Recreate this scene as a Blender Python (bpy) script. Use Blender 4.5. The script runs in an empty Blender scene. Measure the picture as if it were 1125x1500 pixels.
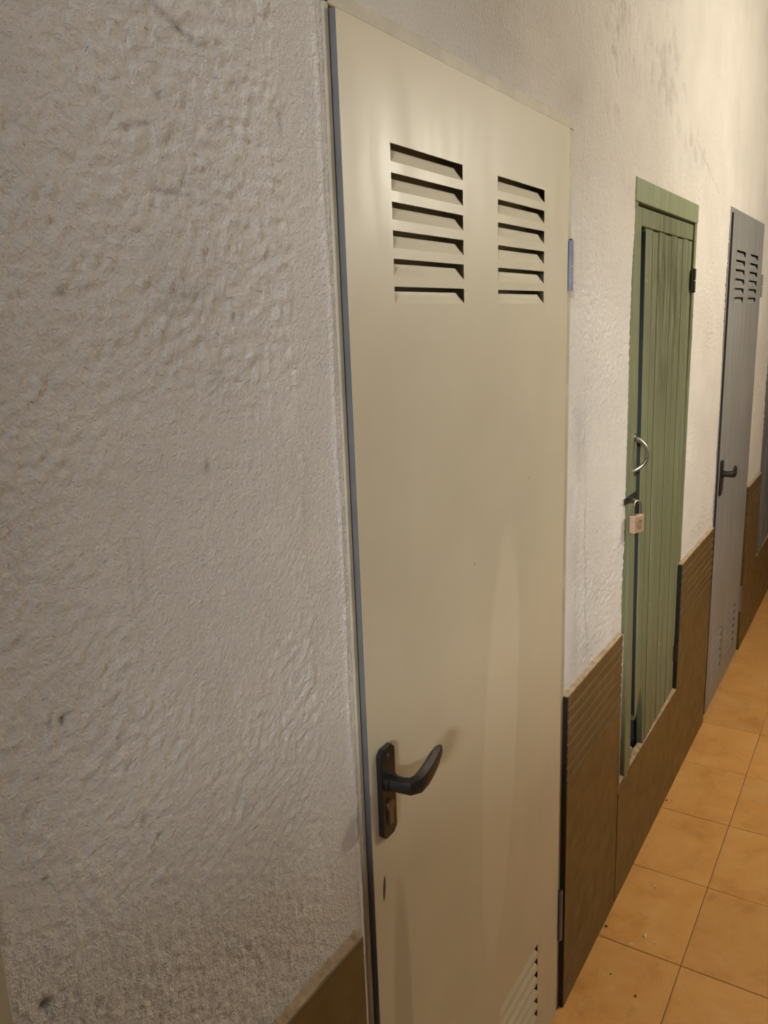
import bpy, bmesh, math, random
import numpy as np
from mathutils import Vector, Matrix

random.seed(7)
scn = bpy.context.scene
COL = scn.collection

# ------------------------------------------------------------------ camera
cam_d = bpy.data.cameras.new('camera')
cam_d.sensor_fit = 'AUTO'
cam_d.sensor_width = 36.0
cam_d.lens = 28.503
cam_d.clip_start = 0.02
cam = bpy.data.objects.new('camera', cam_d)
COL.objects.link(cam)
cr = Vector((0.53081223, -0.84674571, -0.03549772))
cu = Vector((0.21203953, 0.09213766, 0.97290795))
cf = Vector((0.82053496, 0.52395836, -0.22845136))
cam.matrix_world = Matrix(((cr.x, cu.x, -cf.x, 0.0), (cr.y, cu.y, -cf.y, -0.5611),
                           (cr.z, cu.z, -cf.z, 1.6199), (0, 0, 0, 1)))
scn.camera = cam

# ------------------------------------------------------------------ light
scn.view_settings.view_transform = 'Standard'
scn.view_settings.look = 'None'
scn.view_settings.gamma = 1.0
scn.view_settings.use_curve_mapping = False
scn.view_settings.exposure = 0.0

world = bpy.data.worlds.new('world')
scn.world = world
world.use_nodes = True
world.node_tree.nodes['Background'].inputs[0].default_value = (0.28, 0.55, 1.0, 1)
world.node_tree.nodes['Background'].inputs[1].default_value = 0.9

LAMP_WARM = (1.0, 0.945, 0.80)
LAMP_POWER = 375.0         # pendant bulb radiance
# room: corridor runs along x, door wall at y = 0
H = 2.86; XB, XE, YR = -1.5, 8.0, -1.60
# low hazy daylight from outside, entering through the added high window behind the camera
sl = bpy.data.lights.new('daylight', 'SUN')
sl.energy = 2.5
sl.angle = math.radians(7.0)
sl.color = (0.97, 0.98, 1.0)
sun = bpy.data.objects.new('daylight', sl)
COL.objects.link(sun)
sun.location = (-6.0, -2.1, 3.2)
sun.rotation_euler = Vector((1.0, 0.32, -0.30)).to_track_quat('-Z', 'Y').to_euler()

# ------------------------------------------------------------------ helpers
def srgb(r, g, b):
    def f(c):
        c /= 255.0
        return c / 12.92 if c <= 0.04045 else ((c + 0.055) / 1.055) ** 2.4
    return (f(r), f(g), f(b), 1.0)

def tag(o, label=None, cat=None, group=None, kind=None):
    if label: o['label'] = label
    if cat: o['category'] = cat
    if group: o['group'] = group
    if kind: o['kind'] = kind
    return o

def empty(name, loc=(0, 0, 0)):
    o = bpy.data.objects.new(name, None)
    o.empty_display_size = 0.05
    o.location = loc
    COL.objects.link(o)
    return o

def link(name, me, mat, parent=None):
    o = bpy.data.objects.new(name, me)
    COL.objects.link(o)
    if mat is not None and not me.materials:
        me.materials.append(mat)
    if parent is not None:
        o.parent = parent
        # all geometry is written in world metres: cancel the parents' offset
        off = Vector((0, 0, 0)); q = parent
        while q is not None:
            off += q.location; q = q.parent
        o.location = -off
    return o

class MB:
    def __init__(s):
        s.v = []; s.f = []
    def quad(s, a, b, c, d):
        n = len(s.v); s.v += [a, b, c, d]; s.f.append((n, n+1, n+2, n+3)); return s
    def poly(s, pts):
        n = len(s.v); s.v += list(pts); s.f.append(tuple(range(n, n+len(pts)))); return s
    def box(s, x0, x1, y0, y1, z0, z1):
        n = len(s.v)
        s.v += [(x0,y0,z0),(x1,y0,z0),(x1,y1,z0),(x0,y1,z0),(x0,y0,z1),(x1,y0,z1),(x1,y1,z1),(x0,y1,z1)]
        for q in ((0,3,2,1),(4,5,6,7),(0,1,5,4),(1,2,6,5),(2,3,7,6),(3,0,4,7)):
            s.f.append(tuple(n+i for i in q))
        return s
    def prism_y(s, pts, y0, y1):
        "polygon in x,z (counter-clockwise seen from -y) extruded from y0 (front) to y1"
        n = len(s.v); k = len(pts)
        s.v += [(x, y0, z) for x, z in pts] + [(x, y1, z) for x, z in pts]
        s.f.append(tuple(range(n, n+k)))
        s.f.append(tuple(range(n+2*k-1, n+k-1, -1)))
        for i in range(k):
            j = (i+1) % k
            s.f.append((n+i, n+k+i, n+k+j, n+j))
        return s
    def tube(s, pts, radii, seg=12, flat=None, cap=True):
        "tube through pts; radii scalar or list of (ra, rb); flat scales the second axis"
        pts = [Vector(p) for p in pts]; N = len(pts); rings = []
        ref = Vector((0, 0, 1))
        for i, p in enumerate(pts):
            t = (pts[min(i+1, N-1)] - pts[max(i-1, 0)]).normalized()
            if abs(t.dot(ref)) > 0.97: ref2 = Vector((1, 0, 0))
            else: ref2 = ref
            a = t.cross(ref2).normalized(); b = a.cross(t).normalized()
            r = radii if not isinstance(radii, (list, tuple)) else radii[i]
            ra, rb = (r if isinstance(r, (list, tuple)) else (r, r))
            n = len(s.v)
            for k in range(seg):
                w = 2*math.pi*k/seg
                q = p + a*(ra*math.cos(w)) + b*(rb*math.sin(w))
                s.v.append(tuple(q))
            rings.append(n)
        for i in range(N-1):
            for k in range(seg):
                m = (k+1) % seg
                s.f.append((rings[i]+k, rings[i]+m, rings[i+1]+m, rings[i+1]+k))
        if cap:
            s.f.append(tuple(rings[0]+k for k in range(seg-1, -1, -1)))
            s.f.append(tuple(rings[-1]+k for k in range(seg)))
        return s
    def mesh(s, name, bevel=0, seg=2, smooth=False, warp=None):
        vs = [warp(*v) for v in s.v] if warp else s.v
        me = bpy.data.meshes.new(name)
        me.from_pydata([tuple(v) for v in vs], [], s.f)
        bm = bmesh.new(); bm.from_mesh(me)
        bmesh.ops.remove_doubles(bm, verts=bm.verts, dist=1e-6)
        bmesh.ops.recalc_face_normals(bm, faces=bm.faces)
        if bevel:
            es = [e for e in bm.edges if len(e.link_faces) == 2 and e.calc_face_angle(0) > 0.5]
            bmesh.ops.bevel(bm, geom=es, offset=bevel, segments=seg, affect='EDGES', profile=0.6, clamp_overlap=True)
        if smooth:
            for f in bm.faces: f.smooth = True
            for e in bm.edges:
                if len(e.link_faces) == 2 and e.calc_face_angle(0) > 0.7: e.smooth = False
        bm.to_mesh(me); bm.free(); me.update()
        return me
    def build(s, name, mat, parent=None, bevel=0, seg=2, smooth=False, warp=None):
        return link(name, s.mesh(name, bevel, seg, smooth, warp), mat, parent)

# ------------------------------------------------------------------ materials
class NT:
    def __init__(s, name):
        s.m = bpy.data.materials.new(name); s.m.use_nodes = True
        s.t = s.m.node_tree; s.b = s.t.nodes['Principled BSDF']
    def n(s, typ, **kw):
        nd = s.t.nodes.new(typ)
        for k, v in kw.items():
            if k.startswith('i_'):
                nd.inputs[k[2:].replace('_', ' ')].default_value = v
            else: setattr(nd, k, v)
        return nd
    def l(s, a, b): s.t.links.new(a, b)
    def coord(s, scale=(1, 1, 1), rot=(0, 0, 0), loc=(0, 0, 0), which='Object'):
        c = s.n('ShaderNodeTexCoord'); m = s.n('ShaderNodeMapping')
        m.inputs['Scale'].default_value = scale; m.inputs['Rotation'].default_value = rot
        m.inputs['Location'].default_value = loc
        s.l(c.outputs[which], m.inputs['Vector']); return m.outputs['Vector']
    def noise(s, vec, scale, detail=4, rough=0.55, dist=0.0):
        nd = s.n('ShaderNodeTexNoise'); nd.inputs['Scale'].default_value = scale
        nd.inputs['Detail'].default_value = detail; nd.inputs['Roughness'].default_value = rough
        nd.inputs['Distortion'].default_value = dist
        s.l(vec, nd.inputs['Vector']); return nd.outputs['Fac']
    def ramp(s, fac, stops):
        r = s.n('ShaderNodeValToRGB'); e = r.color_ramp.elements
        while len(e) < len(stops): e.new(0.5)
        for el, (p, c) in zip(e, stops):
            el.position = p; el.color = c if len(c) == 4 else (*c, 1)
        s.l(fac, r.inputs['Fac']); return r.outputs['Color']
    def gray(s, fac, a, b, va=0.0, vb=1.0):
        m = s.n('ShaderNodeMapRange'); m.inputs['From Min'].default_value = a; m.inputs['From Max'].default_value = b
        m.inputs['To Min'].default_value = va; m.inputs['To Max'].default_value = vb; m.clamp = True
        s.l(fac, m.inputs['Value']); return m.outputs['Result']
    def mix(s, fac, a, b, mode='MIX'):
        m = s.n('ShaderNodeMix', data_type='RGBA', blend_type=mode)
        if isinstance(fac, (int, float)): m.inputs[0].default_value = fac
        else: s.l(fac, m.inputs[0])
        for v, k in ((a, 6), (b, 7)):
            if isinstance(v, tuple): m.inputs[k].default_value = v
            else: s.l(v, m.inputs[k])
        return m.outputs[2]
    def math(s, op, a, b=None):
        m = s.n('ShaderNodeMath', operation=op)
        for v, k in ((a, 0), (b, 1)):
            if v is None: continue
            if isinstance(v, (int, float)): m.inputs[k].default_value = v
            else: s.l(v, m.inputs[k])
        return m.outputs[0]
    def bump(s, h, strength=0.5, dist=0.002, prev=None):
        b = s.n('ShaderNodeBump'); b.inputs['Strength'].default_value = strength; b.inputs['Distance'].default_value = dist
        s.l(h, b.inputs['Height'])
        if prev is not None: s.l(prev, b.inputs['Normal'])
        return b.outputs['Normal']
    def out(s, col=None, rough=None, normal=None, metal=None, spec=None):
        for v, k in ((col, 'Base Color'), (rough, 'Roughness'), (metal, 'Metallic'), (spec, 'Specular IOR Level')):
            if v is None: continue
            if isinstance(v, (int, float, tuple)): s.b.inputs[k].default_value = v
            else: s.l(v, s.b.inputs[k])
        if normal is not None: s.l(normal, s.b.inputs['Normal'])
        return s.m

def ellipse(t, cx, cz, rx, rz, rot=0.0, soft=0.35, wob=0.0):
    "mask of an ellipse on the wall plane (object coords = world metres)"
    c = t.n('ShaderNodeTexCoord'); sep = t.n('ShaderNodeSeparateXYZ'); t.l(c.outputs['Object'], sep.inputs[0])
    dx = t.math('SUBTRACT', sep.outputs['X'], cx); dz = t.math('SUBTRACT', sep.outputs['Z'], cz)
    ca, sa = math.cos(rot), math.sin(rot)
    u = t.math('DIVIDE', t.math('ADD', t.math('MULTIPLY', dx, ca), t.math('MULTIPLY', dz, sa)), rx)
    v = t.math('DIVIDE', t.math('SUBTRACT', t.math('MULTIPLY', dz, ca), t.math('MULTIPLY', dx, sa)), rz)
    d = t.math('SQRT', t.math('ADD', t.math('MULTIPLY', u, u), t.math('MULTIPLY', v, v)))
    if wob:
        nz = t.noise(t.coord(), 30, 3)
        d = t.math('ADD', d, t.math('MULTIPLY', t.math('SUBTRACT', nz, 0.5), wob))
    return t.gray(d, 1.0 - soft, 1.0 + soft * 0.2, 1.0, 0.0)

def mat_plaster(name='plaster', attr=True):
    t = NT(name); v = t.coord()
    c = t.ramp(t.noise(v, 3.0, 5, 0.6), [(0.3, srgb(216, 210, 202)), (0.6, srgb(230, 224, 216)), (0.8, srgb(236, 231, 224))])
    fine = t.noise(v, 260, 4, 0.65)
    c = t.mix(t.gray(fine, 0.25, 0.5, 0.22, 0.0), c, srgb(150, 142, 133))
    if attr:
        a = t.n('ShaderNodeAttribute', attribute_name='stain')
        f = t.math('MULTIPLY', a.outputs['Fac'], t.gray(t.noise(v, 55, 4, 0.7), 0.3, 0.65, 0.35, 1.0))
        c = t.mix(f, c, srgb(74, 68, 62))
    h = t.math('ADD', t.math('MULTIPLY', t.noise(v, 170, 3, 0.6, 0.6), 1.0), t.math('MULTIPLY', fine, 0.6))
    n = t.bump(h, 0.9, 0.0036)
    return t.out(c, 0.82, n, spec=0.25)

def mat_beige():
    t = NT('beige_door_paint'); v = t.coord()
    base = t.ramp(t.noise(v, 5, 3), [(0.3, srgb(201, 191, 165)), (0.7, srgb(208, 198, 172))])
    # drips / dull wiped patches in the paint
    m1 = ellipse(t, 1.225, 0.86, 0.075, 0.43, -0.10, 0.12, 0.10)
    base = t.mix(t.math('MULTIPLY', m1, 0.42), base, srgb(226, 214, 190))
    m2 = ellipse(t, 0.868, 0.58, 0.028, 0.26, 0.0, 0.25, 0.2)
    base = t.mix(t.math('MULTIPLY', m2, 0.35), base, srgb(132, 124, 100))
    m3 = ellipse(t, 0.828, 0.84, 0.004, 0.022, -0.1, 0.3)
    base = t.mix(m3, base, srgb(70, 52, 36))
    # small chips
    ch = t.noise(v, 40, 2, 0.4); ch = t.gray(ch, 0.80, 0.83, 0.0, 0.5)
    base = t.mix(ch, base, srgb(120, 108, 88))
    r = t.gray(t.noise(t.coord((6, 6, 1.5)), 3, 4), 0.3, 0.7, 0.33, 0.45)
    n = t.bump(t.noise(t.coord((1, 1, 0.35)), 9, 3), 0.12, 0.01)
    return t.out(base, r, n, spec=0.4)

def mat_frame_beige():
    t = NT('beige_frame_paint'); v = t.coord()
    base = t.ramp(t.noise(v, 18, 4), [(0.35, srgb(176, 167, 144)), (0.7, srgb(198, 188, 164))])
    return t.out(base, 0.5, t.bump(t.noise(v, 120, 3), 0.25, 0.001))

def mat_grey():
    t = NT('grey_door_paint'); v = t.coord((7, 7, 0.7))
    base = t.ramp(t.noise(v, 4, 5, 0.65), [(0.25, srgb(128, 127, 125)), (0.55, srgb(146, 145, 142)), (0.8, srgb(164, 162, 158))])
    st = t.gray(t.noise(t.coord((30, 30, 2.2)), 2.2, 3), 0.62, 0.72, 0.0, 0.5)
    c = t.n('ShaderNodeTexCoord'); sep = t.n('ShaderNodeSeparateXYZ'); t.l(c.outputs['Object'], sep.inputs[0])
    low = t.gray(sep.outputs['Z'], 0.3, 0.95, 1.0, 0.15)
    base = t.mix(t.math('MULTIPLY', st, low), base, srgb(176, 170, 160))
    return t.out(base, 0.45, t.bump(t.noise(v, 9, 3), 0.2, 0.004), spec=0.4)

def mat_green(name='green_wood_paint', dirt=1.0, cols=((106, 112, 84), (122, 126, 96), (140, 143, 114))):
    t = NT(name); v = t.coord((9, 9, 0.6))
    base = t.ramp(t.noise(v, 4, 5, 0.65), [(0.25, srgb(*cols[0])), (0.55, srgb(*cols[1])), (0.85, srgb(*cols[2]))])
    # weathered dark streaks, strongest high up in the middle of the boards
    s1 = t.noise(t.coord((16, 16, 1.6)), 3.4, 6, 0.75, 0.6)
    m = ellipse(t, 2.40, 1.66, 0.26, 0.42, 0.25, 0.8, 0.4)
    g = t.math('MULTIPLY', t.gray(s1, 0.42, 0.58, 0.0, 0.9 * dirt), m)
    base = t.mix(g, base, srgb(62, 58, 34))
    s2 = t.gray(t.noise(t.coord((3, 3, 1)), 11, 5, 0.7), 0.60, 0.74, 0.0, 0.45 * dirt)
    base = t.mix(s2, base, srgb(86, 88, 58))
    ch = t.gray(t.noise(t.coord(), 46, 2, 0.4), 0.745, 0.765, 0.0, 0.8)
    base = t.mix(ch, base, srgb(196, 190, 168))
    return t.out(base, 0.5, t.bump(t.noise(t.coord((24, 24, 1.2)), 6, 4), 0.35, 0.002), spec=0.35)

def mat_plain(name, col, rough=0.5, metal=0.0, bump=0.0, bscale=150, var=0.12, spec=0.5):
    t = NT(name); v = t.coord()
    d = tuple(c * (1 - var) for c in col[:3]) + (1,); l = tuple(min(1, c * (1 + var)) for c in col[:3]) + (1,)
    c = t.ramp(t.noise(v, bscale * 0.35, 4), [(0.3, d), (0.7, l)])
    n = t.bump(t.noise(v, bscale, 3), bump, 0.001) if bump else None
    return t.out(c, rough, n, metal, spec)

def mat_dado():
    t = NT('brown_wall_tile'); v = t.coord((1, 1, 1))
    c = t.ramp(t.noise(t.coord((2, 2, 9)), 4, 5, 0.6), [(0.3, srgb(94, 74, 42)), (0.55, srgb(102, 82, 47)), (0.8, srgb(112, 90, 54))])
    return t.out(c, t.gray(t.noise(v, 20, 3), 0.3, 0.7, 0.38, 0.52), t.bump(t.noise(v, 220, 3), 0.12, 0.001), spec=0.4)

def mat_floor():
    t = NT('terracotta_floor_tile'); v = t.coord()
    oi = t.n('ShaderNodeObjectInfo')
    vec = t.n('ShaderNodeVectorMath', operation='ADD'); cmb = t.n('ShaderNodeCombineXYZ')
    t.l(t.math('MULTIPLY', oi.outputs['Random'], 37.0), cmb.inputs[0]); t.l(t.math('MULTIPLY', oi.outputs['Random'], 11.0), cmb.inputs[1])
    t.l(v, vec.inputs[0]); t.l(cmb.outputs[0], vec.inputs[1]); q = vec.outputs[0]
    c = t.ramp(t.noise(q, 7, 6, 0.62, 0.4), [(0.25, srgb(208, 146, 78)), (0.45, srgb(228, 168, 94)), (0.62, srgb(234, 178, 106)), (0.8, srgb(240, 190, 124))])
    c = t.mix(t.gray(t.noise(q, 26, 6, 0.75), 0.52, 0.72, 0.0, 0.5), c, srgb(238, 196, 140))
    c = t.mix(t.gray(t.noise(q, 13, 5, 0.72), 0.58, 0.72, 0.0, 0.5), c, srgb(176, 110, 54))
    tint = t.n('ShaderNodeHueSaturation'); t.l(c, tint.inputs['Color'])
    t.l(t.gray(oi.outputs['Random'], 0, 1, 0.92, 1.06), tint.inputs['Value'])
    r = t.gray(t.noise(q, 12, 4), 0.3, 0.7, 0.36, 0.55)
    return t.out(tint.outputs[0], r, t.bump(t.noise(q, 60, 4), 0.1, 0.002), spec=0.35)

def mat_emit(name, col, strength):
    t = NT(name); t.b.inputs['Base Color'].default_value = (1, 1, 1, 1)
    t.b.inputs['Emission Color'].default_value = (*col, 1); t.b.inputs['Emission Strength'].default_value = strength
    return t.m

M = dict(
    plaster=mat_plaster(), plaster_plain=mat_plaster('plaster_plain', False), beige=mat_beige(), beige_frame=mat_frame_beige(),
    grey=mat_grey(), green=mat_green(), teal_shade=mat_plain('teal_paint_shaded', srgb(40, 46, 42), 0.55, 0, 0.3, 60),  # teal: old paint darkened to hold the plank side's shade
    greywood=mat_green('grey_wood_paint', 0.4, ((98, 98, 98), (116, 116, 115), (140, 139, 136))),
    green_rail=mat_green('green_rail_paint', 0.35, ((126, 134, 104), (140, 147, 117), (154, 160, 132))),
    groove=mat_plain('dark_groove', srgb(52, 50, 30), 0.8, 0, 0.3, 60),
    dado=mat_dado(), floor=mat_floor(),
    grout=mat_plain('floor_grout', srgb(120, 84, 50), 0.9, 0, 0.4, 200),
    mortar=mat_plain('mortar', srgb(180, 156, 126), 0.9, 0, 0.6, 160, 0.25),
    flake=mat_plain('plaster_flake_white', srgb(240, 226, 200), 0.9, 0, 0.4, 200),
    rubble=mat_plain('rubble_mortar', srgb(150, 138, 116), 0.9, 0, 0.8, 120, 0.3),
    blackplastic=mat_plain('black_handle', srgb(34, 31, 28), 0.38, 0, 0.1, 200),
    worn=mat_plain('worn_metal', srgb(120, 104, 82), 0.4, 0.7, 0.2, 250),
    bluegrey=mat_plain('blue_grey_paint', srgb(126, 128, 138), 0.4, 0.0, 0.1, 120),
    edge=mat_plain('grey_leaf_edge', srgb(106, 105, 104), 0.5, 0.0, 0.1, 60), edge_shade=mat_plain('shaded_leaf_edge', srgb(52, 48, 46), 0.6, 0.0, 0.1, 60),  # the darker one holds the shade of the grey door's left side
    steel=mat_plain('steel', srgb(170, 166, 156), 0.28, 1.0, 0.15, 200),
    oldsteel=mat_plain('old_steel', srgb(74, 70, 62), 0.45, 0.8, 0.3, 200),
    brass=mat_plain('satin_brass', srgb(206, 178, 150), 0.42, 0.55, 0.1, 300),
    engraved=mat_plain('engraving', srgb(112, 84, 62), 0.6, 0.3),
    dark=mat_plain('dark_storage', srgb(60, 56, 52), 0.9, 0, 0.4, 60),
    ceiling=mat_plaster('ceiling_plaster', False),
    wood=mat_plain('raw_wood', srgb(120, 98, 70), 0.8, 0, 0.4, 80, 0.3),
    frost=mat_plain('window_frame_paint', srgb(190, 190, 186), 0.5),
)

# ------------------------------------------------------------------ room shell
DOORX = (-0.485, 0.803, 3.235)                 # left edges of the metal door leaves
LW, LH = 0.735, 1.951                           # leaf width, top of leaf
openings = [(x - 0.012, x + LW + 0.042, 0.0, 1.972) for x in DOORX]
G0, G1, GB, GT = 2.012, 2.690, 0.34, 1.9265     # green door frame
openings.append((G0, G1, GB, GT))
W0, W1 = 4.45, 5.13                             # grey wooden door
openings.append((W0, W1, GB, GT))

# plaster relief as a height field (metres, + = towards the corridor)
def relief():
    rng = np.random.default_rng(5); st = 0.0025
    x0, x1, z0, z1 = 0.0, 5.0, 0.0, H
    nx, nz = int((x1-x0)/st), int((z1-z0)/st)
    fx = np.fft.fftfreq(nx)[None, :]; fz = np.fft.rfftfreq(nz)[:, None] if False else np.fft.fftfreq(nz)[:, None]
    def fil(su, sv, ang, hp=3.5):
        su /= st; sv /= st; c, s = math.cos(ang), math.sin(ang)
        u = fx*c + fz*s; v = -fx*s + fz*c
        g = np.exp(-2*math.pi**2*((su*u)**2 + (sv*v)**2))
        if hp: g = g * (1 - np.exp(-2*math.pi**2*((su*hp*u)**2 + (sv*hp*v)**2)))
        r = np.fft.ifft2(np.fft.fft2(rng.standard_normal((nz, nx))) * g).real
        return r / r.std()
    sm = lambda a, lo, hi: np.clip((a-lo)/(hi-lo), 0, 1)
    XX0 = (x0 + np.arange(nx)*st)[None, :]
    m1, m2, m3 = fil(.12, .10, 0, 0), fil(.14, .12, 0, 0), fil(.07, .10, 0, 0)
    rough = 0.30 + 0.70*sm(m1, -.9, .6)
    stip = fil(.0026, .0022, 0)
    tr1 = fil(.0065, .0024, 0.12); tr2 = fil(.0065, .0024, 0.62); tr3 = fil(.0030, .016, 0.0)
    w2 = sm(m2, -.4, .7); w3 = sm(m3, .6, 1.5)
    h = rough*(0.00066*stip + 0.00052*((1-w2)*tr1 + w2*tr2)) + 0.00058*w3*tr3
    h += 0.0010*fil(.10, .08, 0, 0) + 0.00022*fil(.03, .025, 0, 3)
    X = x0 + np.arange(nx)*st; Z = z0 + np.arange(nz)*st
    XX, ZZ = np.meshgrid(X, Z)
    stain = np.zeros_like(h)
    def blob(cx, cz, rx, rz, amt, dep=0.0, ang=0.0):
        nonlocal h, stain
        c, s = math.cos(ang), math.sin(ang); dx, dz = XX-cx, ZZ-cz
        u, v = (dx*c+dz*s)/rx, (-dx*s+dz*c)/rz
        g = np.exp(-(u*u+v*v)); stain = np.maximum(stain, amt*g); h = h - dep*g
    # smoother filler bands beside the near door, with a ridge where the trowel stopped
    band = sm(.100-np.abs(XX-.80)+.006*fil(.02, .05, 0, 0)*1.0, 0, .02)*(ZZ < 2.02)
    band2 = sm(.075-np.abs(XX-1.58)+.010*fil(.02, .05, 0, 0), 0, .02)*(ZZ < 2.05)
    bt = sm(.05-np.abs(ZZ-2.00), 0, .02)*(XX > .72)*(XX < 1.65)
    b = np.clip(band+band2*.8+bt*.6, 0, 1)
    h = h*(1-.75*b)
    ridge = lambda d, w: np.exp(-(d/w)**2)
    h += 0.0022*ridge(XX-.778+.002*fil(.004, .05, 0, 0), .004)*(ZZ < 1.98)
    h += 0.0016*ridge(XX-1.648+.004*fil(.006, .06, 0, 0), .003)*(ZZ < 2.0)
    for a in ((.572, 1.876, .022, .0030, .75, .0015, -.35), (.708, 1.822, .0025, .009, .7, .002, 0), (.375, 1.307, .003, .0045, 1, .004, -.3),
              (.362, 1.309, .002, .006, .6, .002, -.3), (.32, 1.068, .006, .006, 1, .006, .6), (.591, 1.574, .012, .0022, .42, .001, .55),
              (.553, 1.652, .028, .012, .20, 0, 0), (.535, 1.64, .012, .006, .18, 0, .3), (.565, 1.655, .010, .005, .22, 0, .2), (.423, 1.652, .007, .004, .55, .001, 0), (.445, 1.655, .02, .002, .3, 0, 0),
              (.548, 1.738, .022, .0022, .5, .001, 0), (.565, 1.752, .0014, .012, .4, .001, -.2), (.443, 1.174, .0045, .003, .8, .003, 0),
              (.565, 1.488, .004, .006, .55, .001, 0), (.338, 1.180, .004, .0015, .9, .002, 0), (.425, 1.265, .003, .003, .5, .002, 0),
              (.296, 1.36, .0012, .03, .9, .002, -.1), (.43, 1.305, .004, .003, .5, .002, .4), (.345, 1.60, .018, .003, .4, .001, 0),
              (.61, 1.80, .012, .003, .15, .001, .5), (.64, 1.845, .003, .003, .7, .002, 0), (.545, 1.815, .003, .003, .7, .002, 0),
              (.33, 1.245, .010, .002, .6, .001, .7), (.46, 1.40, .002, .05, .2, .0008, 0), (.475, 1.41, .002, .04, .2, .0008, 0)):
        blob(*a)
    # grime beside the near door and over the tiles
    blob(1.66, 1.36, .035, .10, .24, .0, 0); blob(1.64, 1.15, .03, .12, .14); blob(1.65, .90, .035, .09, .26); blob(1.72, .86, .05, .05, .18)
    blob(1.60, 2.02, .06, .03, .12, 0, .2); blob(1.30, 2.03, .12, .02, .10); blob(2.95, .86, .12, .03, .2)
    # flaked patches: eroded where a noise field is low inside soft outlines
    fl = fil(.012, .016, .3, 3); gg = lambda cx, cz, rx, rz: np.exp(-((XX-cx)/rx)**2-((ZZ-cz)/rz)**2)
    env = gg(2.27, 2.20, .17, .09) + .9*gg(1.84, 2.17, .07, .12) + .6*gg(2.62, 2.07, .2, .05) + .5*gg(1.64, 1.33, .05, .18)
    er = sm(fl + 1.6*env, 1.25, 1.75)*np.clip(env*2, 0, 1)
    h -= 0.0040*er; stain = np.maximum(stain, .20*er)
    def crack(pts, wd, amt):
        nonlocal h, stain
        for (ax, az), (bx_, bz) in zip(pts[:-1], pts[1:]):
            dx, dz = bx_-ax, bz-az; L2 = dx*dx+dz*dz
            sl = (slice(max(0, int((min(az, bz)-.02)/st)), int((max(az, bz)+.02)/st)), slice(max(0, int((min(ax, bx_)-.03)/st)), int((max(ax, bx_)+.03)/st)))
            t = np.clip(((XX[sl]-ax)*dx+(ZZ[sl]-az)*dz)/L2, 0, 1)
            d = np.hypot(XX[sl]-ax-t*dx, ZZ[sl]-az-t*dz); g = np.exp(-(d/wd)**2)
            h[sl] -= .0015*g; stain[sl] = np.maximum(stain[sl], amt*g)
    def wig(p0, p1, n, a):
        r2 = random.Random(int(p0[0]*1000)); out = []
        for i in range(n+1):
            k = i/n; out.append((p0[0]+(p1[0]-p0[0])*k+r2.uniform(-a, a), p0[1]+(p1[1]-p0[1])*k))
        return out
    crack(wig((1.70, 1.20), (1.735, .84), 14, .008), .0028, .55)
    crack(wig((1.69, 1.45), (1.70, 1.20), 8, .006), .0022, .35)
    crack(wig((2.62, 2.10), (3.0, 1.99), 14, .006), .003, .3)
    return X, Z, h, stain
RX, RZ, RH, RS = relief()

def span(a, b, step): return list(np.linspace(a, b, max(1, int(round((b-a)/step)))+1)[:-1])
def wall_mesh():
    xs = span(XB, -0.6, .3) + span(-0.6, .26, .1) + span(.26, .803-.012, .0025)
    xs += [0.791] + span(.791, 1.58, .02)[1:] + span(1.58, 2.012, .005) + span(2.012, 2.69, .012) + span(2.69, 3.223, .008) + span(3.223, 4.012, .03) + span(4.012, 4.45, .012) + span(4.45, XE, .1) + [XE]
    zs = span(0, .34, .17) + span(.34, .70, .03) + span(.70, 2.0, .0032) + span(2.0, H, .006) + [H]
    cuts_x = sorted({v for o in openings for v in o[:2]}); cuts_z = sorted({v for o in openings for v in o[2:]})
    def snap(arr, cuts):
        arr = list(arr)
        for c in cuts:
            i = int(np.argmin([abs(a-c) for a in arr]))
            if abs(arr[i]-c) < .0012: arr[i] = c
            else: arr.append(c)
        return np.array(sorted(set(arr)))
    xs = snap(xs, cuts_x); zs = snap(zs, cuts_z)
    XX, ZZ = np.meshgrid(xs, zs)
    ix = np.clip((XX-RX[0])/(RX[1]-RX[0]), 0, len(RX)-1.001); iz = np.clip((ZZ-RZ[0])/(RZ[1]-RZ[0]), 0, len(RZ)-1.001)
    i0, j0 = ix.astype(int), iz.astype(int); fx, fz = ix-i0, iz-j0
    def smp(A): return (A[j0, i0]*(1-fx)+A[j0, i0+1]*fx)*(1-fz)+(A[j0+1, i0]*(1-fx)+A[j0+1, i0+1]*fx)*fz
    h = smp(RH)*((XX > .2) & (XX < 4.95)); stn = smp(RS)
    nx, nz = len(xs), len(zs)
    co = np.stack([XX, -h, ZZ], -1).reshape(-1, 3)
    cx, cz = (xs[:-1]+xs[1:])/2, (zs[:-1]+zs[1:])/2
    keep = np.ones((nz-1, nx-1), bool)
    for a, b, c, d in openings:
        keep &= ~(((cx > a) & (cx < b))[None, :] & ((cz > c) & (cz < d))[:, None])
    J, I = np.nonzero(keep); b0 = J*nx+I
    fc = np.stack([b0, b0+1, b0+nx+1, b0+nx], -1)
    me = bpy.data.meshes.new('wall_left')
    me.vertices.add(len(co)); me.vertices.foreach_set('co', co.ravel())
    me.loops.add(fc.size); me.loops.foreach_set('vertex_index', fc.ravel())
    me.polygons.add(len(fc)); me.polygons.foreach_set('loop_start', np.arange(0, fc.size, 4)); me.polygons.foreach_set('loop_total', np.full(len(fc), 4))
    me.update(); me.validate()
    at = me.attributes.new('stain', 'FLOAT', 'POINT'); at.data.foreach_set('value', stn.ravel().astype(np.float32))
    me.polygons.foreach_set('use_smooth', np.ones(len(fc), bool)); me.update()
    return me
wall_left = link('wall_left', wall_mesh(), M['plaster'])
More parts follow.
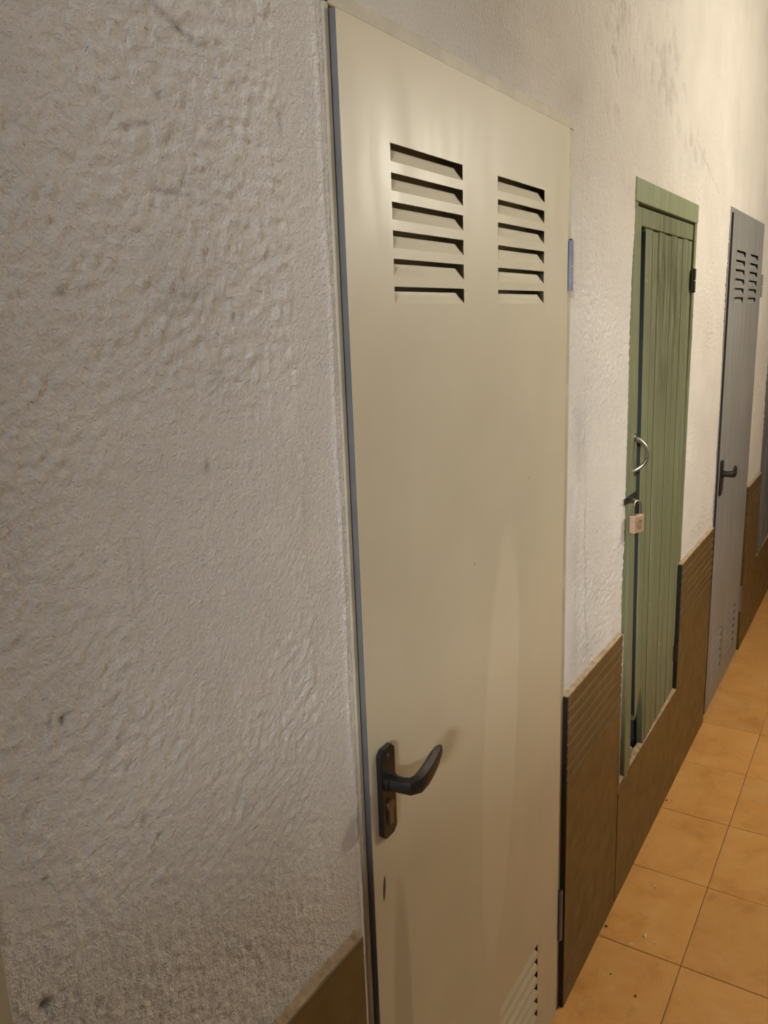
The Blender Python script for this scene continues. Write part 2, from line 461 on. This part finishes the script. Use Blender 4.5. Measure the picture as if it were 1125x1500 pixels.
tag(wall_left, 'rough trowelled off-white plaster wall holding the row of storage doors', 'wall', kind='structure')
jm = MB()
for a, b, c, d in openings:
    jm.quad((a, .006, c), (a, .14, c), (a, .14, d), (a, .006, d)); jm.quad((b, .006, c), (b, .006, d), (b, .14, d), (b, .14, c))
    jm.quad((a, .006, d), (a, .14, d), (b, .14, d), (b, .006, d)); jm.quad((a, .006, c), (b, .006, c), (b, .14, c), (a, .14, c))
jm.build('door_reveal', M['plaster_plain'], wall_left)

def slab(name, x0, x1, y0, y1, z0, z1, mat, label, cat):
    o = MB().box(x0, x1, y0, y1, z0, z1).build(name, mat)
    return tag(o, label, cat, kind='structure')
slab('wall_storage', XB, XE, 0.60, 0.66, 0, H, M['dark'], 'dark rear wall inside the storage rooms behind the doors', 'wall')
slab('ceiling', XB, XE, YR, 0.66, H, H + .08, M['ceiling'], 'white plaster corridor ceiling', 'ceiling')
slab('wall_right', XB, XE, YR - .08, YR, 0, H, M['plaster_plain'], 'plain plaster wall facing the storage doors', 'wall')
slab('wall_front', XE, XE + .08, YR, 0.66, 0, H, M['plaster_plain'], 'plain plaster wall closing the far corridor end', 'wall')
wall_right = bpy.data.objects['wall_right']
# unseen wall behind the camera; its high window is added to shape daylight
WY0, WY1, WZ0, WZ1 = -1.40, -0.625, 1.68, 2.80
wb = MB()
wb.box(XB - .12, XB, YR, 0.66, 0, WZ0).box(XB - .12, XB, YR, 0.66, WZ1, H)
wb.box(XB - .12, XB, YR, WY0, WZ0, WZ1).box(XB - .12, XB, WY1, 0.66, WZ0, WZ1)
tag(wb.build('wall_back', M['plaster_plain']), 'unseen plaster end wall with a high opening shaped for the daylight', 'wall', kind='structure')
win = tag(empty('unseen_window', (XB - .06, (WY0+WY1)/2, WZ0)), 'added unseen high window with pale painted frame, sized to shape the daylight', 'window', kind='structure')
fr = MB(); e = .03
fr.box(XB - .08, XB - .04, WY0, WY1, WZ0, WZ0 + e).box(XB - .08, XB - .04, WY0, WY1, WZ1 - e, WZ1)
fr.box(XB - .08, XB - .04, WY0, WY0 + e, WZ0 + e, WZ1 - e).box(XB - .08, XB - .04, WY1 - e, WY1, WZ0 + e, WZ1 - e)
fr.build('window_frame', M['frost'], win)

# ------------------------------------------------------------------ floor tiles
floor = MB().box(XB, XE, YR, 0.66, -.05, -.0022).build('floor', M['grout'])
tag(floor, 'corridor floor of orange terracotta tiles with thin brown joints', 'floor', kind='structure')
PT, GAP = .336, .0019
rows = [(-.2256, -.001), (-.5616, -.2256), (-.8976, -.5616), (-1.2336, -.8976), (YR, -1.2336)]
jx0 = 1.8475
for ri, (ya, yb) in enumerate(rows):
    wd = (yb - ya) - (GAP if ri else GAP/2)
    me = MB().box(-PT/2 + GAP/2, PT/2 - GAP/2, -wd/2, wd/2, -.010, 0).mesh('floor_tile', bevel=.0012, seg=1)
    me.materials.append(M['floor'])
    for k in range(-9, 18):
        xc = jx0 + PT*(k + .5)
        o = bpy.data.objects.new('floor_tile', me); COL.objects.link(o); o.parent = floor
        o.location = (xc, (ya + yb)/2 + random.uniform(-.0004, .0004), random.uniform(-.0005, .0004))
        o.rotation_euler = (random.uniform(-.0012, .0012), random.uniform(-.0012, .0012), 0)

# ------------------------------------------------------------------ brown dado tiles on the wall
DT = .8095                                           # top of the dado
SILL = .366                                          # top of the strip under the raised doors
def dado_tile(x0, x1, z0, z1, ribs=1.0, yf=-.014, parent=wall_left, dark_side=False):
    mb = MB(); yb = .004
    prof = [(yb, z0), (yf, z0)]
    if ribs:
        zz = z1 - .028; prof2 = []
        for i in range(7):
            c = zz - i*.0285
            prof2 += [(yf, c + .006), (yf + .0022*ribs, c + .003), (yf + .0022*ribs, c - .003), (yf - .0010*ribs, c - .006), (yf - .0010*ribs, c - .010), (yf, c - .012)]
        prof += list(reversed(prof2))
    prof += [(yf, z1 - .001), (yf + .001, z1), (yb, z1)]
    n = len(prof)
    mb.v = [(x0, y, z) for y, z in prof] + [(x1, y, z) for y, z in prof]
    mb.f = [tuple(range(n)), tuple(range(2*n-1, n-1, -1))] + [(i, (i+1) % n, n+(i+1) % n, n+i) for i in range(n)]
    o = mb.build('dado_tile', M['dado'], parent)
    if dark_side: MB().box(x0 - .0012, x0 - .0001, yf + .0015, yb, z0 + .001, z1 - .002).build('side_shade', M['blackplastic'], o)  # black strip stands for shade on the tile's left side face
    return o
def top_edge(tile, x0, x1, z, seed):
    "ragged mortar bead along the tile top"
    r = random.Random(seed); n = max(3, int((x1-x0)/.012)); mb = MB(); pr = []
    for i in range(n+1):
        x = x0 + (x1-x0)*i/n
        pr.append((x, -.0128 + r.uniform(-.0006, .0008), z + .0016 + r.uniform(-.0004, .0006), z + .0045 + r.uniform(-.0015, .003)))
    for i in range(n):
        a, b = pr[i], pr[i+1]
        mb.quad((a[0], a[1], z), (b[0], b[1], z), (b[0], b[1], b[2]), (a[0], a[1], a[2]))
        mb.quad((a[0], a[1], a[2]), (b[0], b[1], b[2]), (b[0], .003, b[3]), (a[0], .003, a[3]))
    a = pr[0]; mb.poly([(a[0], a[1], z), (a[0], a[1], a[2]), (a[0], .003, a[3]), (a[0], .003, z)])
    a = pr[-1]; mb.poly([(a[0], a[1], z), (a[0], .003, z), (a[0], .003, a[3]), (a[0], a[1], a[2])])
    return mb.build('top_edge', M['mortar'], tile)
def joint(x, z0, z1, w=.004, y=-.0125):
    return MB().box(x - w/2, x + w/2, y, .004, z0, z1).build('tile_joint', M['mortar'], wall_left)

t = dado_tile(.302, .765, 0.0, DT, ribs=False); top_edge(t, .302, .765, DT, 1)
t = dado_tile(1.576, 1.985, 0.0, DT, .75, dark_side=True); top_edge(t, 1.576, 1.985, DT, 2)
joint(1.9885, SILL - .02, DT - .002, .0045, -.0155)
# L-shaped tile: strip below the green door and full height beyond it
def l_tile(xa, xn, xb, seed):
    low = dado_tile(xa, xn, 0.0, SILL, ribs=False); top_edge(low, xa, xn, SILL, seed)
    hi = dado_tile(xn, xb, 0.0, DT, .9)
    MB().box(xn - .0012, xn - .0001, -.0125, .004, SILL + .004, DT - .002).build('side_shade', M['blackplastic'], hi); top_edge(hi, xn, xb, DT, seed + 1)  # black strip colours the step's side face as shaded
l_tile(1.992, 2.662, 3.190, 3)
t = dado_tile(4.020, 4.415, 0.0, DT); top_edge(t, 4.020, 4.415, DT, 7)
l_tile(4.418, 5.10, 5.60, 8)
t = dado_tile(5.603, 6.6, 0, DT); t = dado_tile(6.603, XE, 0, DT)
t = dado_tile(XB, -.51, 0, DT)

k = XB
while k < XE - .1:                                   # the same brown tiles along the facing wall
    MB().box(k + .002, min(k + .8, XE) - .002, YR - .004, YR + .013, 0, DT).build('dado_tile', M['dado'], wall_right)
    k += .8

# ------------------------------------------------------------------ metal louvred doors
LROWS = [(1.8315 - .0338*i - .021, 1.8315 - .0338*i) for i in range(6)]
LROWS_LOW = [(.2995 - .0338*i - .021, .2995 - .0338*i) for i in range(6)]
LCOLS = [(.104, .299), (.419, .614)]                 # local x
def metal_door(n, X0, paint, frame_paint, hinge_paint, label, edge_mat=None, ir=.013):
    root = tag(empty('door_%d' % n, (X0, 0, 0)), label, 'door', kind='structure')
    XR, yf, zb = X0 + LW, -.010, .012
    # frame: three thin angle-iron strips let into the plaster
    fb = MB()
    fb.box(X0 - .0125, X0 - .0035, -.0030, .045, 0, 1.960).box(XR + .004, XR + .0425, -.0015, .045, 0, 1.960)
    fb.box(X0 - .0125, XR + .0425, -.0030, .045, 1.9545, 1.9725)
    fb.box(X0 - .0035, X0 + .012, .034, .045, 0, 1.9545).box(XR - .012, XR + .004, .034, .045, 0, 1.9545)
    fb.build('door_frame', frame_paint, root, bevel=.0012, seg=1)
    # leaf: folded sheet with pressed openings
    holes = [(X0+a, X0+b, c, d) for a, b in LCOLS for c, d in LROWS + LROWS_LOW]
    xs = sorted({X0, XR} | {v for h in holes for v in h[:2]}); zs = sorted({zb, LH} | {v for h in holes for v in h[2:]})
    lb = MB()
    for i in range(len(xs)-1):
        for j in range(len(zs)-1):
            cx, cz = (xs[i]+xs[i+1])/2, (zs[j]+zs[j+1])/2
            if any(h[0] < cx < h[1] and h[2] < cz < h[3] for h in holes): continue
            lb.quad((xs[i], yf, zs[j]), (xs[i+1], yf, zs[j]), (xs[i+1], yf, zs[j+1]), (xs[i], yf, zs[j+1]))
    for i in range(len(xs)-1):
        for z in (zb, LH): lb.quad((xs[i], yf, z), (xs[i+1], yf, z), (xs[i+1], .032, z), (xs[i], .032, z))
    for j in range(len(zs)-1):
        for x in (X0, XR): lb.quad((x, yf, zs[j]), (x, yf, zs[j+1]), (x, .032, zs[j+1]), (x, .032, zs[j]))
    lb.quad((X0, .032, zb), (XR, .032, zb), (XR, .032, LH), (X0, .032, LH))
    for a, b, c, d in holes:                          # sheet thickness at the top lip
        lb.quad((a, yf, d), (b, yf, d), (b, yf + .0015, d), (a, yf + .0015, d))
    leaf = lb.build('door_leaf', paint, root)
    if edge_mat: MB().box(X0 - .0012, X0 - .0002, yf + .0004, .030, zb, LH).build('leaf_edge', edge_mat, leaf)
    for a, b, c, d in holes:
        mb = MB(); dp = .0075; il = .0015; top = d - .0055
        mids = []
        for k in range(5):
            s = k/4; mids.append((s, yf + dp*math.sin(s*math.pi/2*.9)/math.sin(math.pi/2*.9), c + (top-c)*s))
        for (s0, y0, z0), (s1, y1, z1) in zip(mids[:-1], mids[1:]):
            mb.quad((a+il*s0, y0, z0), (b-ir*s0**1.6, y0, z0), (b-ir*s1**1.6, y1, z1), (a+il*s1, y1, z1))
        pts = [(a + il*s, y, z) for s, y, z in mids] + [(a, yf, d)]   # left cheek; the right end stands open
        for p, q in zip(pts[:-2], pts[1:-1]): mb.poly([p, q, pts[-1]])
        mb.build('louver', paint, leaf, smooth=True)
    # handle: long plate, neck, lever, cylinder
    hx, hz = X0 + .035, .9899
    oc = lambda w, h, c: [(-w, -h+c), (-w+c, -h), (w-c, -h), (w, -h+c), (w, h-c), (w-c, h), (-w+c, h), (-w, h-c)]
    plate = MB().prism_y([(hx+x, hz+z) for x, z in oc(.0185, .0685, .008)], yf - .008, yf)
    pl = plate.build('handle_plate', M['blackplastic'], root, bevel=.002, seg=2)
    zc = hz + .016
    lv = MB().tube([(hx, yf-.006, zc), (hx, yf-.014, zc)], .0135, 20)
    lv.build('rose_collar', M['blackplastic'], pl, smooth=True)
    path = [(hx, yf-.008, zc), (hx+.0005, yf-.028, zc), (hx+.003, yf-.040, zc), (hx+.013, yf-.046, zc), (hx+.030, yf-.046, zc+.001), (hx+.050, yf-.044, zc+.004), (hx+.070, yf-.041, zc+.008), (hx+.086, yf-.039, zc+.012), (hx+.094, yf-.038, zc+.014)]
    rad = [(.0105, .0115), (.0105, .0115), (.0105, .0130), (.0100, .0145), (.0095, .0150), (.0090, .0148), (.0085, .0132), (.0065, .0100), (.003, .0050)]
    MB().tube(path, rad, 8).build('lever', M['blackplastic'], pl, smooth=True)
    MB().tube([(hx, yf-.008, hz+.056), (hx, yf-.0095, hz+.056)], .0032, 10).build('screw', M['worn'], pl)
    cy = MB().tube([(hx, yf-.007, hz-.020), (hx, yf-.0115, hz-.020)], .0085, 18)
    cy.box(hx-.0048, hx+.0048, yf-.0112, yf-.007, hz-.048, hz-.022)
    cy.build('key_cylinder', M['worn'], pl)
    # knuckle hinges
    for z0, z1 in ((1.664, 1.756), (.2125, .3415)):
        hg = MB(); zm = (z0+z1)/2; hcx = XR + .010
        hg.tube([(hcx, yf-.002, z0), (hcx, yf-.002, zm-.001)], .0058, 14).tube([(hcx, yf-.002, zm+.001), (hcx, yf-.002, z1)], .0058, 14)
        hg.box(XR - .001, hcx, yf + .001, yf + .004, z0+.004, z1-.004)
        h = hg.build('hinge', hinge_paint, root, smooth=True)
        MB().tube([(hcx, yf-.002, z1-.002), (hcx, yf-.002, z1+.003)], .0035, 10).build('hinge_pin', M['oldsteel'], h)
    return root
d_near = metal_door(2, DOORX[1], M['beige'], M['beige_frame'], M['bluegrey'], 'beige painted metal door with two columns of louvres and black lever handle', M['edge'])  # left leaf edge gets a flat grey
d_far = metal_door(4, DOORX[2], M['grey'], M['grey'], M['grey'], 'worn grey metal louvred door beyond the green plank door', M['edge_shade'], .004)
d_side = metal_door(1, DOORX[0], M['beige'], M['beige_frame'], M['bluegrey'], 'metal door whose edge shows at the end of the rough plaster')

# ------------------------------------------------------------------ raised plank doors
def plank_door(n, gx, paint, edge_mat, label, rail_paint, full=True):
    "gx: left outer edge of the frame"
    s = gx - G0
    root = tag(empty('door_%d' % n, (gx, 0, GB)), label, 'door', kind='structure')
    def warp(x, y, z):                               # leaf sags: sits deep at the top, proud at its lower left
        k = (z - .37)/1.5; u = (2.66 + s - x)/.6
        return (x, y + (-.016 + .029*k - .007*k*k)*(.30 + .70*u), z)
    T = GT
    MB().box(G0+s, G1+s, -.003, .06, T-.053, T).build('head_rail', rail_paint, root, bevel=.0015, seg=1)
    MB().box(G0+s, G0+s+.030, -.001, .06, GB, T-.0535).build('frame_post', paint, root, bevel=.0015, seg=1)
    MB().box(2.664+s, G1+s, -.001, .06, GB, T-.0535).build('frame_post', paint, root, bevel=.0015, seg=1)
    yl = .002
    leaf = MB().box(2.045+s, 2.104+s, yl, yl+.03, .352, T-.058).build('door_stile', paint, root, bevel=.002, seg=1, warp=warp)
    MB().box(2.104+s, 2.660+s, yl, yl+.03, 1.824, T-.058).build('door_header', paint, root, bevel=.002, seg=1, warp=warp)
    edges = [2.146, 2.212, 2.271, 2.338, 2.410, 2.474, 2.540, 2.610, 2.660]
    for i, (a, b) in enumerate(zip(edges[:-1], edges[1:])):
        a += s; b += s; g = .0034; top = 1.8225 - (.002 if i % 2 else 0); bot = .356
        if full and i == 0: pts = [(a, .488), (a+.020, .500), (b-g, .575), (b-g, top), (a, top)]
        elif full and i == 1: pts = [(a+g+.034, bot), (b-g, bot), (b-g, top), (a+g, top), (a+g, .560), (a+g+.014, .515), (a+g+.026, .470), (a+g+.031, .41)]
        else: pts = [(a+(g if i else 0), bot), (b-g, bot), (b-g, top), (a+(g if i else 0), top)]
        mb = MB().prism_y(pts, yl + (.001 if i % 2 else 0), yl+.020)
        pk = mb.build('plank', paint, root, bevel=.0022, seg=1, warp=warp)
        if i == 0: MB().box(a-.0008, a+.0002, yl+.0012, yl+.020, .505, 1.815).build('plank_edge', edge_mat, pk, warp=warp)
    # dark fillers in the joints between the boards
    for i, x in enumerate(edges[1:-1]):
        MB().box(x+s-.0042, x+s+.0042, yl+.0014, yl+.016, (.585 if (full and i == 0) else .36), 1.82).build('board_joint', M['groove'], root, warp=warp)
    for z0, z1 in ((1.672, 1.742), (.475, .533)):
        hg = MB(); xx = 2.652 + s; zm = (z0+z1)/2
        hg.tube([(xx+.006, -.006, z0), (xx+.006, -.006, zm-.001)], .0052, 12).tube([(xx+.006, -.006, zm+.001), (xx+.006, -.006, z1)], .0052, 12)
        hg.box(xx-.012, xx+.018, -.004, -.001, z0+.004, z1-.004)
        hg.build('hinge', M['oldsteel'], root, smooth=True)
    if not full: return root
    # bow pull handle
    hx = 2.082; h0, h1 = 1.224, 1.306
    hd = MB(); pth = []; rr = []
    for k in range(15):
        u = k/14; z = h1 + (h0-h1)*u
        out = .027*(1 - abs(2*u - 1)**2.6)
        pth.append((hx + .010*(1 - abs(2*u - 1)**2.6), -.004 - out, z)); rr.append(.0046 if 1 < k < 13 else .0062)
    hd.tube(pth, rr, 12)
    for z in (h0-.004, h1+.004):
        hd.prism_y([(hx + .007*math.cos(w), z + .011*math.sin(w)) for w in [2*math.pi*i/14 for i in range(14)]], -.0055, .001)
    hd.build('pull_handle', M['steel'], root, smooth=True)
    # hasp and staple that carry the padlock
    hs = MB()
    hs.prism_y([(1.995, 1.150), (2.100, 1.150), (2.104, 1.158), (2.100, 1.166), (1.995, 1.166), (1.990, 1.158)], -.0065, -.0035)
    hs.tube([(2.022, -.004, 1.163), (2.022, -.017, 1.163), (2.022, -.0215, 1.158), (2.022, -.017, 1.153), (2.022, -.004, 1.153)], .0028, 10)
    hs.build('hasp', M['oldsteel'], root, smooth=True)
    # rough wood end where a board has snapped off
    MB().prism_y([(2.150, .352), (2.196, .352), (2.190, .385), (2.172, .378), (2.160, .392)], .012, .026).build('broken_board_end', M['wood'], root)
    return root
d_green = plank_door(3, G0, M['green'], M['teal_shade'], 'weathered green plank door raised above the tiles, fastened with a padlock', M['green_rail'])
d_wood = plank_door(5, W0, M['greywood'], M['greywood'], 'grey raised plank door furthest along the corridor', M['greywood'], full=False)

# padlock
pk = tag(empty('padlock', (2.022, -.024, 1.074)), 'small pale brass padlock hanging on the green door hasp', 'padlock')
bd = MB().box(2.001, 2.043, -.033, -.017, 1.076, 1.122).build('lock_body', M['brass'], pk, bevel=.003, seg=2)
sh = [(2.009, -.025, 1.118), (2.009, -.025, 1.140)]
for k in range(9):
    w = math.pi*(1 - k/8); sh.append((2.022 + .013*math.cos(w), -.025 + .0035*math.sin(w), 1.146 + .0115*math.sin(w)))
sh += [(2.035, -.025, 1.140), (2.035, -.025, 1.118)]
MB().tube(sh, .0031, 12).build('shackle', M['steel'], pk, smooth=True)
em = MB(); ex, ez = 2.023, 1.098                       # engraved swirl mark on the face
def arc(cx, cz, r, a0, a1, w=.0011):
    n = 14
    for i in range(n):
        p, q = a0+(a1-a0)*i/n, a0+(a1-a0)*(i+1)/n
        em.quad((cx+(r-w)*math.cos(p), -.0332, cz+(r-w)*math.sin(p)), (cx+(r+w)*math.cos(p), -.0332, cz+(r+w)*math.sin(p)),
                (cx+(r+w)*math.cos(q), -.0332, cz+(r+w)*math.sin(q)), (cx+(r-w)*math.cos(q), -.0332, cz+(r-w)*math.sin(q)))
arc(ex, ez, .0105, .3, 5.6); arc(ex+.001, ez+.001, .0055, -2.0, 2.6); arc(ex-.002, ez-.003, .0035, 1.0, 5.0)
em.build('emblem', M['engraved'], bd)
pk.rotation_euler = (0, 0, math.radians(-20)); pk.location.y -= .004

# ------------------------------------------------------------------ rubble, crumbs
def lump(name, c, r, seed, mat, sq=(1, 1, 1)):
    bm = bmesh.new(); bmesh.ops.create_icosphere(bm, subdivisions=2, radius=1)
    rn = random.Random(seed)
    ph = [rn.uniform(0, 6) for _ in range(6)]
    for v in bm.verts:
        p = v.co.copy(); k = 1 + .22*math.sin(3.1*p.x+ph[0])*math.cos(2.7*p.y+ph[1]) + .18*math.sin(5*p.z+ph[2]+2*p.x) + rn.uniform(-.10, .10)
        v.co = Vector((p.x*sq[0], p.y*sq[1], p.z*sq[2]))*k*r
    zmin = min(v.co.z for v in bm.verts)
    for v in bm.verts: v.co.z -= zmin
    me = bpy.data.meshes.new(name); bm.to_mesh(me); bm.free(); me.materials.append(mat)
    o = bpy.data.objects.new(name, me); o.location = c; COL.objects.link(o); return o
zS = SILL + .0045
tag(lump('mortar_lump', (2.128, -.002, zS), .017, 1, M['rubble'], (1.1, .6, 1.2)), 'crumbling mortar lump in the broken foot of the green door', 'mortar')
tag(lump('stone_crumb', (2.100, -.006, zS), .009, 4, M['rubble'], (1, .7, 1)), 'tiny stone crumb beside the mortar lump under the green door', 'stone')
chips = [((2.110, -.097), .0040, 'pale plaster crumb lying alone towards the middle of the floor'),
         ((1.903, -.122), .0050, 'largest pale plaster flake on the floor by the cross joint'),
         ((1.856, -.099), .0036, 'pale plaster flake touching the floor joint near the brown tiles'),
         ((1.890, -.150), .0026, 'very small plaster crumb beside the largest flake'),
         ((1.888, -.022), .0034, 'dark grit grain against the foot of the brown wall tiles'),
         ((2.566, -.020), .0034, 'dark grit grain by the brown tile strip under the green door'),
         ((1.695, -.154), .0026, 'dark grit speck on the floor in front of the beige door'),
         ((1.731, -.082), .0024, 'dark grit speck on the floor close to the beige door corner')]
for i, ((x, y), r, lab) in enumerate(chips):
    dk = i >= 4
    tag(lump('grit_grain' if dk else 'plaster_flake', (x, y, .0003), r, 20+i, M['oldsteel'] if dk else M['flake'], (1.3, .9, .5)), lab, 'grit' if dk else 'plaster flake')

# ------------------------------------------------------------------ pendant bulb (outside the frame)
def bulb(x, y, z, power, label):
    root = tag(empty('pendant_lamp', (x, y, H)), label, 'lamp')
    MB().tube([(x, y, H), (x, y, H-.02)], .05, 24).build('rose', M['frost'], root, smooth=True)
    MB().tube([(x, y, H-.02), (x, y, z+.115)], .003, 8).build('cable', M['blackplastic'], root, smooth=True)
    MB().tube([(x, y, z+.115), (x, y, z+.055)], .020, 16).build('holder', M['blackplastic'], root, smooth=True)
    pts, rr = [], []
    for k in range(11):
        a = math.pi*k/10; pts.append((x, y, z+.062*math.cos(a))); rr.append(max(.004, .055*math.sin(a)))
    MB().tube(pts, rr, 20).build('bulb', mat_emit('bulb_glow', LAMP_WARM, power), root, smooth=True)
bulb(2.95, -1.38, 2.20, LAMP_POWER, 'bare warm bulb hanging on a cable above the corridor')
